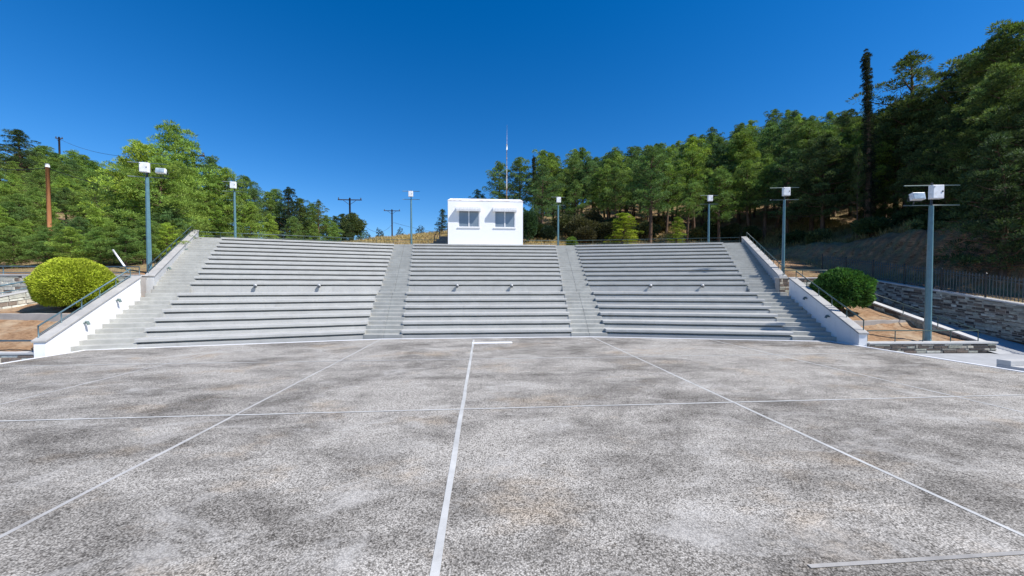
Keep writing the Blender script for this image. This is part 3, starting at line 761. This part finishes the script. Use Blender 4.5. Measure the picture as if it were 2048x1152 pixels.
# ------------------------------------------------------------------ foliage
def leaf_mesh(name, P, D, L, W, C, mat, parent=None, jitter=.5, rng=None):
    """P base points (n,3), D unit directions, L, W sizes, C colours -> one quad (bent kite) per leaf"""
    n = len(P)
    rv = rng.normal(size=(n,3)); side = np.cross(D, rv); side /= np.linalg.norm(side, axis=1)[:,None]+1e-9
    L = L[:,None]; W = W[:,None]
    a = P; b = P + D*L*.45 + side*W*.5; c = P + D*L; d = P + D*L*.45 - side*W*.5
    V = np.stack([a,b,c,d], 1).reshape(-1,3)
    me = bpy.data.meshes.new(name)
    me.vertices.add(4*n); me.vertices.foreach_set('co', V.astype(np.float32).ravel())
    me.loops.add(4*n); me.loops.foreach_set('vertex_index', np.arange(4*n, dtype=np.int32))
    me.polygons.add(n); me.polygons.foreach_set('loop_start', np.arange(0,4*n,4, dtype=np.int32))
    ca = me.color_attributes.new('Col', 'FLOAT_COLOR', 'POINT')
    ca.data.foreach_set('color', np.repeat(np.c_[C, np.ones(n)], 4, axis=0).astype(np.float32).ravel())
    me.materials.append(mat); me.update(calc_edges=True); me.validate()
    o = bpy.data.objects.new(name, me); COL.objects.link(o)
    if parent: o.parent = parent
    return o
def clump_leaves(rng, centers, radii, flat, npc, llen, lwid, cols, updir=.5):
    npc = int(npc*1.55); llen *= .82; lwid *= .76
    n = len(centers); tot = n*npc
    u = rng.normal(size=(tot,3)); u /= np.linalg.norm(u,axis=1)[:,None]
    dome = rng.uniform(size=tot) < .72; u[dome,2] = np.abs(u[dome,2])
    ci = np.repeat(np.arange(n), npc)
    rr = rng.uniform(.35,1.0,size=tot)**.5
    off_ = u*rr[:,None]*radii[ci][:,None]; off_[:,2] *= flat
    P = centers[ci]+off_
    D = u*1.3 + np.array([0,0,updir*.6]) + rng.normal(size=(tot,3))*.35
    D /= np.linalg.norm(D,axis=1)[:,None]
    L = llen*rng.uniform(.7,1.3,size=tot); W = lwid*rng.uniform(.7,1.3,size=tot)
    C = cols[ci]*rng.uniform(.6,1.4,size=(tot,1))
    return P, D, L, W, C
PINES = {}
def make_pine(kind, seed, h=10., cw=2.6, base=.35, ncl=85, npc=110, col=(.095,.135,.045), shape='pine', ll=.36, lw=.085, cr=(.5,.85), flatz=.74):
    rng = np.random.default_rng(seed); rnd = random.Random(seed)
    e = empty('pine_tree', (0,0,-500)); e['category'] = 'tree'
    # trunk
    lean = rng.normal(size=2)*.035*h
    tp = lambda t: Vector((lean[0]*t*t+.12*math.sin(t*5+seed), lean[1]*t*t+.12*math.cos(t*4+seed), h*.97*t))
    mb = MB(); r0 = .018*h+.03
    mb.tube([tp(i/10) - Vector((0,0,.6 if i == 0 else 0)) for i in range(11)], [r0*(1-.88*i/10) for i in range(11)], 7)
    cent = []; rad = []; colr = []
    golden = 2.399
    nb = max(14, ncl//3)
    for b in range(nb):
        t = base+(1-base)*((b+.5)/nb)**.9
        f = (t-base)/(1-base)
        if shape == 'pine': env = min(1,.5+f*2.2)*(1-f)**.62*rnd.choice((.75,1,1,1.2))+.05
        elif shape == 'umbrella': env = math.sin(math.pi*min(1,f*.75+.25))**.5
        elif shape == 'cone': env = (1-f)**.8*.95+.06
        else: env = 1.15-.85*f
        ln = cw*env*rnd.uniform(.6,1.2)
        if b >= nb-2: ln = .25
        az = b*golden+rnd.uniform(-.5,.5)
        p0 = tp(t*.985); rise = ln*rnd.uniform(-.05,.45)
        p1 = p0+Vector((math.cos(az)*ln, math.sin(az)*ln, rise)); pm = (p0+p1)/2+Vector((0,0,-ln*.06))
        mb.tube([p0,pm,p1], [r0*.34*(1-t*.6)+.012,r0*.2*(1-t*.6)+.01,.01], 5, False)
        k = max(1, round(ln*1.7))
        for q in range(k+1):
            s = .34+.70*(q/max(1,k))
            c = p0.lerp(p1, s)+Vector((rnd.gauss(0,.22),rnd.gauss(0,.22),rnd.uniform(-.1,.35)))*(.4+.25*cw)
            cent.append(c); rad.append(rnd.uniform(*cr)*(.65+.35*(1-f)))
            g = rnd.uniform(.55,1.45); y = rnd.uniform(0,1)
            colr.append((col[0]*g*(1+.3*y), col[1]*g*(1+.12*y), col[2]*g))
    for q in range(3):
        cent.append(tp(1.0)+Vector((rnd.gauss(0,.1),rnd.gauss(0,.1),-q*.32*h/10+.1))); rad.append((.16+.07*q)*cr[1]/.5); colr.append(tuple(col))
    mb.build('trunk', M['bark'], e, True)
    P, D, L, W, C = clump_leaves(rng, np.array([tuple(c) for c in cent]), np.array(rad), flatz, npc, ll, lw, np.array(colr), .55)
    leaf_mesh('crown', P, D, L, W, C, M['needle'], e, rng=rng)
    PINES[kind] = (e, float(P[:,2].max())+.1); return e
for s in range(6): make_pine('forest%d' % s, 10+s, 10, 2.5+.25*(s % 3), (.30,.38,.25,.42,.33,.28)[s], 115, 75, col=((.11,.195,.065),(.135,.22,.07),(.085,.16,.065),(.115,.20,.075),(.17,.265,.06),(.10,.18,.075))[s], ll=.25, lw=.062, cr=(.32,.62))
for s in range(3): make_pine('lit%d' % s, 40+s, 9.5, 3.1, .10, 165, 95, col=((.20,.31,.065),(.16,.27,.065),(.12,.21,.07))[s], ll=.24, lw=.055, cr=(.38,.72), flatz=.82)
for s in range(3): make_pine('bigpine%d' % s, 60+s, 14, 3.9, .25, 190, 90, col=((.085,.135,.05),(.15,.23,.055),(.10,.16,.055))[s], ll=.28, lw=.07, cr=(.4,.75), shape=('umbrella','pine','pine')[s])
for s in range(2): make_pine('fir%d' % s, 70+s, 8, 2.2, .03, 130, 90, col=((.05,.09,.05),(.19,.28,.05))[s], shape='cone', ll=.22, lw=.05, cr=(.3,.5))
for s in range(2): make_pine('bushy%d' % s, 90+s, 9, 3.0, .06, 150, 80, col=((.06,.10,.04),(.075,.12,.045))[s], ll=.27, lw=.065, cr=(.38,.68))
make_pine('cypress', 80, 15, .26, .10, 330, 70, col=(.035,.05,.028), shape='column', ll=.16, lw=.05, cr=(.24,.36))
make_pine('sparse', 81, 12, 3.0, .30, 75, 70, col=(.095,.14,.05), ll=.27, lw=.06, cr=(.35,.6))
USED = set()
def place(kind, x, y, h, label, group=None, rz=None, cat='tree', z=None, wide=1.0, rnd=random.Random(3)):
    e, h0 = PINES[kind]; s = h/h0
    z = T(x,y) if z is None else z
    rz = rnd.uniform(0,6.28) if rz is None else rz
    return dup(e, (x,y,z-.15), rz, (s*wide,s*wide,s), label, group, cat)

def at(px, py_top, x=None, y=None, d=None):
    """world x from image column, given world y (measuring aid for the plan)"""
    k = (px-1024)/748; sx, cx = math.sin(R(4.5)), math.cos(R(4.5))
    X = y*(sx+k*cx)/(cx-k*sx); dep = y*cx+X*sx
    return X, 2.5+(573-py_top)/748*dep
def tree_at(px, pytop, y, kind, label, group=None, wide=1.0, minh=3, zb=None):
    X, zt = at(px, pytop, y=y)
    z = T(X,y) if zb is None else zb
    return place(kind, X, y, max(minh, zt-z), label, group, z=z, wide=wide)

G_R = 'pines of the forest on the right hillside'
L_R = 'green pine in the dense forest behind and right of the booth'
# skyline trees of the right forest: (column, top row, distance, kind)
for i, (px, pt, y, kd, lab) in enumerate([
    (958,378,52,'forest2','small pine at the left end of the forest, just above the booth roof'),
    (998,322,50,'forest0','dark slender pine directly left of the mast above the booth'),
    (1043,316,50,'forest1','pine directly right of the mast above the booth'),
    (1072,312,47,'cypress','thin dark cypress right of the booth roof, among pines'),
    (1105,305,51,'bigpine1','broad tall pine above the lamp post just right of the booth'),
    (1160,318,50,'forest3','pine between the broad tall pine and the lighter green one'),
    (1190,316,53,'forest0',None),(1215,320,46,'forest4','lighter green pine above the bright green young fir'),
    (1240,310,52,'forest1',None),(1268,316,55,'forest2',None),
    (1318,288,47,'forest0','dark pointed pine right of the dip in the forest skyline'),(1345,300,52,'forest3',None),(1380,278,50,'forest4','bright pointed pine above the lamp post behind the right seats'),
    (1410,292,54,'forest1',None),(1432,294,48,'forest2',None),(1475,264,47,'bigpine1','wide pine with a pointed top between two lamp posts'),
    (1500,262,52,'forest0',None),(1530,255,50,'forest3',None),(1560,242,46,'forest2','dark pine peak above the slim lamp post'),(1600,246,42,'bigpine0',None),
    (1620,243,38,'bigpine1','large round bright pine left of the tall cypress'),(1665,250,42,'forest1',None),(1690,222,44,'bigpine0',None)]):
    tree_at(px, pt, y, kd, lab or L_R, G_R)
rf = random.Random(11)
ks = ['forest%d' % s for s in range(6)]
cnt = 0; used = []
for gy in range(0, 12):
    for gx in range(0, 14):
        y = 41.5+gy*3.9+rf.uniform(-1.2,1.2); x = 6+gx*4.2+rf.uniform(-1.3,1.3)+gy*.9
        if x > 1.15*y+4 or x < .12*y: continue
        if y < 44 and x < 18: continue
        hh = rf.choice((7.2,8.2,9,9.8,10.8))*rf.uniform(.93,1.07)
        place(ks[rf.randrange(6)], x, y, hh, L_R, G_R, rnd=rf); cnt += 1
print('forest trees', cnt)
# trees on the right bank, a few added out of view to cast shade
G_B = 'dark pines above the earth bank on the right'
L_B = 'dark shaded pine above the earth bank at the right edge'
X, zt = at(1730, 104, y=30.5); place('cypress', X, 30.5, zt-T(X,30.5), 'very tall narrow dark cypress standing above the right forest', None, wide=.85)
tree_at(1712, 290, 29.8, 'sparse', 'thin bare-looking dead pine beside the tall cypress', None, .35)
tree_at(1815, 104, 30.5, 'sparse', 'tall open-crowned pine right of the tall cypress, sky between its limbs', None, 1.15)
tree_at(1790, 205, 31.5, 'bigpine0', 'dark broad pine below the tall open-crowned pine', None)
tree_at(1935, 140, 27, 'sparse', 'thin-topped pine between the open-crowned pine and the right edge', None, 1.0)
tree_at(2042, 38, 23.5, 'bigpine2', 'very tall dark pine cut by the right edge of the picture', None, 1.15)
tree_at(1995, 85, 27.5, 'bigpine0', L_B, G_B)
tree_at(2030, 120, 20, 'bigpine2', L_B, G_B, 1.1)
for (px, pt, y, kd) in ((1960,190,21,'bushy0'),(2040,200,18.5,'bushy1'),(1890,230,24,'bushy0'),(2010,260,17.5,'bushy0'),(1850,280,26.5,'bushy1')): tree_at(px, pt, y, kd, L_B, G_B)
for (x, y, hh, kd) in [(38.5,20.5,13,'bigpine0'),(40,24.5,13,'bigpine1'),(39,28,13,'bigpine0'),(33,34,10.5,'bigpine0'),(37,33,11,'bigpine1'),(41,33,12,'bigpine0'),(32.5,38,10,'forest2'),(37,38,10,'forest0'),(43,37,11,'bigpine0'),(35,17,11,'bigpine0'),(39,18,13,'bigpine2'),(35,12,8.5,'bigpine2'),(40,12,11,'bigpine0'),(42,23,13,'bigpine0'),(46,30,13,'bigpine2'),(50,26,13,'bigpine0'),(52,34,12,'bigpine2'),(48,20,13,'bigpine0'),(44,27,12,'bigpine0'),(55,42,12,'bigpine0'),(30.5,41,9.5,'forest1'),(26.5,40.5,8.8,'forest0'),(45,42,11,'bigpine0'),
    (45,14,12,'bigpine0'),(37,7,7.5,'bigpine2')]:
    place(kd, x, y, hh, L_B, G_B, rnd=rf)

for (x, y, hh, k_) in [(43,21,6,1),(44,24,6.5,0),(47,30,7,1),(50,22,7,0),(53,30,8,1),(57,38,8,0),(48,38,7,1),(52,46,8,0),(43,31,6,0),(60,30,9,1),(58,24,9,0),(62,44,9,1),(66,36,9,0),(44,17,6,1),(50,15,8,0),(56,17,9,1),(64,52,9,0),(40,36,5,1),(36,31,3.5,0)]:
    place('bushy%d' % k_, x, y, hh, L_B, G_B, rnd=rf)
# left trees
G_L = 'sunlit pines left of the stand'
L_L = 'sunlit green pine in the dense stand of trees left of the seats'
for (px, pt, y, kd, lab) in [
    (352,243,34,'lit1','tallest pine of the left group, its top clear against the sky'),
    (296,283,32,'lit0','bright yellow-green pine just behind the left lamp post with floodlight'),
    (262,318,34,'lit2',None),(330,315,30,'lit0',None),(375,320,33,'lit0',None),(425,312,37,'lit1','dark-topped pine left of the second lamp post from the left'),
    (450,330,35,'lit0',None),(490,350,38,'lit2',None),(515,378,42,'forest1',None),(540,382,44,'forest4',None),(575,372,43,'fir0','dense pointed pine above the middle of the left seats'),
    (610,412,46,'lit2',None),(640,398,44,'sparse','thin open-topped tree left of the round tree'),(655,428,46,'lit1',None),
    (556,376,45,'lit2',None),(598,394,45,'bushy1',None),(626,404,47,'lit1',None),(668,430,48,'bushy0',None),(686,426,48,'bushy1',None),(722,440,48,'lit2',None),(700,446,45,'bushy1',None),(590,430,38.5,'lit2',None),(545,425,38,'lit0',None),(500,400,36,'lit0',None),(670,450,41,'lit1',None),(630,452,40,'lit0',None),
    (405,380,33.5,'lit0',None),(345,400,29,'lit2',None),(440,410,34,'lit1',None),
    (240,400,30,'lit1',None),(200,410,28,'lit0',None),(165,430,27,'lit2',None),(125,455,27,'lit1',None),(60,435,27,'lit0',None),(20,400,28,'lit2',None),
    (230,440,26,'lit0',None),(290,430,26,'lit2',None),(90,470,24.5,'lit1',None),(30,460,24,'lit2',None),(150,475,24.5,'lit0',None),(200,480,25,'lit1',None),(255,475,25,'lit1',None),(335,440,27,'lit0',None),
    (15,365,30,'lit0',None),(50,385,29.5,'lit2',None),(-15,350,31,'lit2',None),(78,372,33,'lit1',None),(35,345,36,'lit1',None),(-5,405,27,'lit1',None),(-20,395,32,'lit1',None),(30,372,33,'lit2',None),(68,362,35,'forest1',None),(8,345,38,'lit1',None),(-10,325,42,'lit2',None),(38,322,44,'forest4',None),(84,330,41,'lit2',None),(105,395,31,'lit0',None),(130,350,37,'lit1',None),(-30,420,24,'lit0',None),(-40,380,27,'lit1',None)]:
    tree_at(px, pt, y, kd, lab or L_L, G_L, 1.0 if y > 30 else 1.25, 2.6)
tree_at(57, 263, 48, 'fir0', 'dark layered fir on top of the left ridge', None, 1.5)
G_H = 'small pines covering the far left hillside'
L_H = 'small olive-green pine on the far left hillside behind the orange-brown pole'
prof = [(0,318),(60,300),(110,292),(150,300),(200,325),(250,352),(290,372)]
for r_ in range(6):
    y = 34+r_*5.0
    for px in range(-40, 300, 24):
        pt = float(np.interp(px, [p[0] for p in prof], [p[1] for p in prof])) + (5-r_)*17 + rf.uniform(-10,12)
        X, zt = at(px+rf.uniform(-12,12), pt, y=y)
        hh = zt-T(X,y)
        if hh < 2.2: continue
        place(('lit1','lit2','forest1','forest4')[rf.randrange(4)], X, y, hh, L_H, G_H, rnd=rf, wide=1.3)

# shrubs: leafy lumps with a dark core
def make_shrub(name, loc, rx, ry, rz_, n, col, ll, lw, label, lumps=26, seed=1, cat='bush', group=None, core=True, flatbase=.25, colvar=.25, ragged=.08):
    rng = np.random.default_rng(seed)
    e = empty(name, loc, 0, label, cat, group)
    u = rng.normal(size=(n,3)); u /= np.linalg.norm(u,axis=1)[:,None]
    keep = u[:,2] > -.75; u = u[keep]; n = len(u)
    lc = rng.normal(size=(lumps,3)); lc /= np.linalg.norm(lc,axis=1)[:,None]
    dt = u @ lc.T; b = np.exp((dt-1)*lumps) ; lump = b.sum(1); lump /= lump.max()
    r = 1 - ragged*1.2 + ragged*1.6*lump - rng.uniform(0,1,size=n)**2*ragged*1.8
    p = u*r[:,None]
    s = np.array([rx,ry,rz_])
    P = p*s + np.array([0,0,rz_*.86]); P = P[:]
    nrm = u/s; nrm /= np.linalg.norm(nrm,axis=1)[:,None]
    D = nrm*.8+rng.normal(size=(n,3))*.45+np.array([0,0,.35]); D /= np.linalg.norm(D,axis=1)[:,None]
    big = np.array([mnoise.noise(Vector(tuple(q*3.0))) for q in p])
    C = np.array(col)*(1+colvar*rng.normal(size=(n,1))*.5)*(1+.35*big[:,None]); C = np.clip(C,.01,1)
    leaf_mesh('foliage', P, D, ll*rng.uniform(.7,1.3,size=n), lw*rng.uniform(.7,1.3,size=n), C, M['leaf'], e, rng=rng)
    mb = MB()
    for k in range(5):
        a = k*1.25; mb.tube([(0,0,-.25),(.12*math.cos(a)*rx,.12*math.sin(a)*ry,rz_*.4),(.6*math.cos(a)*rx,.6*math.sin(a)*ry,rz_*1.1)], [.07,.05,.02], 6)
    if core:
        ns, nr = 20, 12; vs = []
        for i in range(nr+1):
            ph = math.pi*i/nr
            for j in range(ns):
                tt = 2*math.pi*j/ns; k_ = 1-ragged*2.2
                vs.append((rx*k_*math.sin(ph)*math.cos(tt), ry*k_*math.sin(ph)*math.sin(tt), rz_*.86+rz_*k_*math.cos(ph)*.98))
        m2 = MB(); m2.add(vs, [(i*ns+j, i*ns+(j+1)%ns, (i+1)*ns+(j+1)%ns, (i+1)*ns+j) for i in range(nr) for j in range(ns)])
        ic = M.setdefault('core', NT('dark_core_fill').done((.02,.03,.012), .95, .05))
        m2.build('dark_core', ic, e, True)  # near-black ellipsoid added to block see-through; inner shade put into its colour
    mb.build('stem', M['bark'], e, True)
    return e
make_shrub('golden_bush', (-18.3,18.35,1.42), 1.45, 1.38, 1.30, 60000, (.40,.465,.045), .085, .034, 'big rounded golden-green conifer bush in the left planter', 110, 21, colvar=.45, ragged=.085)
make_shrub('round_bush', (18.75,18.2,1.25), 1.42, 1.3, 1.22, 26000, (.075,.17,.04), .13, .085, 'clipped round dark green bush in the right planter', 90, 22, colvar=.7, ragged=.15)
def shrub_at(px, pt, pb, wpx, y, col, label, seed, n=5000, name='shrub', ragged=.3, ll=.24, lw=.10, group=None):
    X, zt = at(px, pt, y=y); _, zb = at(px, pb, y=y); zb = min(zb, T(X,y)+.1)
    hh = (zt-zb)/1.86; rx = wpx/748*y/2
    make_shrub(name, (X,y,zb), rx, rx*.9, hh, n, col, ll, lw, label, 18, seed, ragged=ragged, group=group)
shrub_at(1058,412,468,44,40.5,(.05,.10,.045),'dense dark green bush at the right corner of the booth',31,7000)
shrub_at(1143,472,492,24,37.8,(.17,.26,.05),'small bright green seedling behind the rail above the right aisle stairs',32,1500)
shrub_at(1095,448,480,36,41,(.03,.05,.03),'dark shrub behind the lamp post right of the booth',33,4000)
shrub_at(1160,428,485,80,42,(.085,.085,.04),'brown-green scrub behind the seedling right of the booth',34,8000)
shrub_at(1205,440,485,50,41,(.07,.075,.035),'dark brown scrub left of the bright green young fir',35,6000)
shrub_at(1395,455,485,40,42,(.12,.13,.05),'low grey-green scrub right of the small green fir behind the rail',36,3000)
shrub_at(706,424,476,46,47,(.095,.125,.045),'round dark tree crown beside the skyline pole left of the booth',37,11000, 'round_tree',.45)
tree_at(884, 416, 48, 'fir0', 'small dark fir at the left side of the white booth', None, 1.1, 1.5)
shrub_at(760,452,470,18,60,(.05,.065,.035),'small dark shrub on the grassy crest right of the round tree',39,1200)
shrub_at(800,448,466,22,62,(.055,.07,.04),'small shrub on the grassy crest left of the lamp post in the sky',40,1200)
shrub_at(842,446,462,26,62,(.05,.065,.04),'low shrub on the grassy crest right of the lamp post in the sky',41,1400)
shrub_at(738,460,474,16,60,(.05,.065,.04),'tiny shrub on the skyline beside the round tree',42,900)
tree_at(1245, 425, 39.5, 'fir1', 'bright green bushy young fir behind the right seats', None, 2.1, 2.0)
tree_at(1352, 432, 39.3, 'fir1', 'smaller bright green fir behind the right seats', None, 1.3, 2.0)
for i, (px, pt, pb, w_, y) in enumerate([(1075,440,482,46,43),(1130,425,470,60,45),(1185,418,470,56,44.5),(1225,430,478,50,43),(1290,440,482,60,42.5),(1315,430,470,40,46),(1420,440,482,50,42),(1460,445,482,44,42),(1170,450,488,60,40.2),(1500,450,485,40,40)]):
    shrub_at(px, pt, pb, w_, y, ((.06,.085,.035),(.085,.10,.045),(.075,.07,.035))[i%3], 'mixed dark scrub at the foot of the forest behind the right seats', 80+i, 4500, group='scrub at the foot of the forest')
# remove prototypes by moving one of each to no scene at all
for kd, (e, h0) in PINES.items():
    for c in kids(e): bpy.data.objects.remove(c)
    bpy.data.objects.remove(e)

for i, (x, y, r_) in enumerate([(30.8,15.5,.9),(31.2,19.5,1.1),(30.6,23.5,.8),(31.4,28,1.2),(31,32.5,1.0),(32.5,36.5,1.2),(30.5,12,.9),(34,22,1.3),(35,28,1.3)]):
    make_shrub('shrub', (x,y,T(x,y)-.1), r_*1.3, r_*1.2, r_*.8, 2600, ((.06,.10,.04),(.09,.12,.05),(.05,.085,.035))[i%3], .26, .11, 'shaded scrub bush on top of the earth bank among pine trunks', 14, 60+i, group='scrub bushes on the earth bank', ragged=.3, core=False)
# undergrowth on the bank top and dry grass
def scatter(name, region, n, col, ll, lw, seed, mat=M['straw'], colv=.3, clus=1.0):
    rng = np.random.default_rng(seed); pts = []
    while len(pts) < n:
        x, y = region(rng)
        if inpoly(x,y,foot): continue
        if mnoise.noise(Vector((x*.5,y*.5,seed))) < rng.uniform(-.6,.35)*clus: continue
        pts.append((x,y,T(x,y)-.03))
    P = np.array(pts); D = rng.normal(size=(n,3))*.38+np.array([0,0,1]); D /= np.linalg.norm(D,axis=1)[:,None]
    C = np.array(col)*(1+colv*rng.normal(size=(n,1))*.6); C = np.clip(C,.01,1)
    o = leaf_mesh(name, P, D, ll*rng.uniform(.5,1.4,size=n), lw*np.ones(n), C, mat, None, rng=rng); return tag(o, kind='stuff')
tag(scatter('dry_grass', lambda r: (r.uniform(-24,26), r.uniform(37.5,56)), 60000, (.46,.36,.17), .38, .05, 1), 'dry straw-coloured grass on the slope behind the stand', 'grass')
tag(scatter('bank_grass', lambda r: (r.uniform(30.4,40), r.uniform(12,42)), 20000, (.24,.21,.10), .5, .06, 2), 'green and dry grass along the top of the shaded earth bank', 'grass')
def fallen(r):
    return (r.uniform(24.6,29), r.uniform(20,37))
tag(scatter('roadside_weeds', fallen, 3000, (.30,.24,.12), .2, .03, 4), 'sparse dry weeds on the track below the earth bank', 'weeds')
print('objects', len(bpy.data.objects))

for o in bpy.data.objects:
    if 'label' in o and not (4 <= len(o['label'].split()) <= 16): print('LBL', o.name, o['label'])
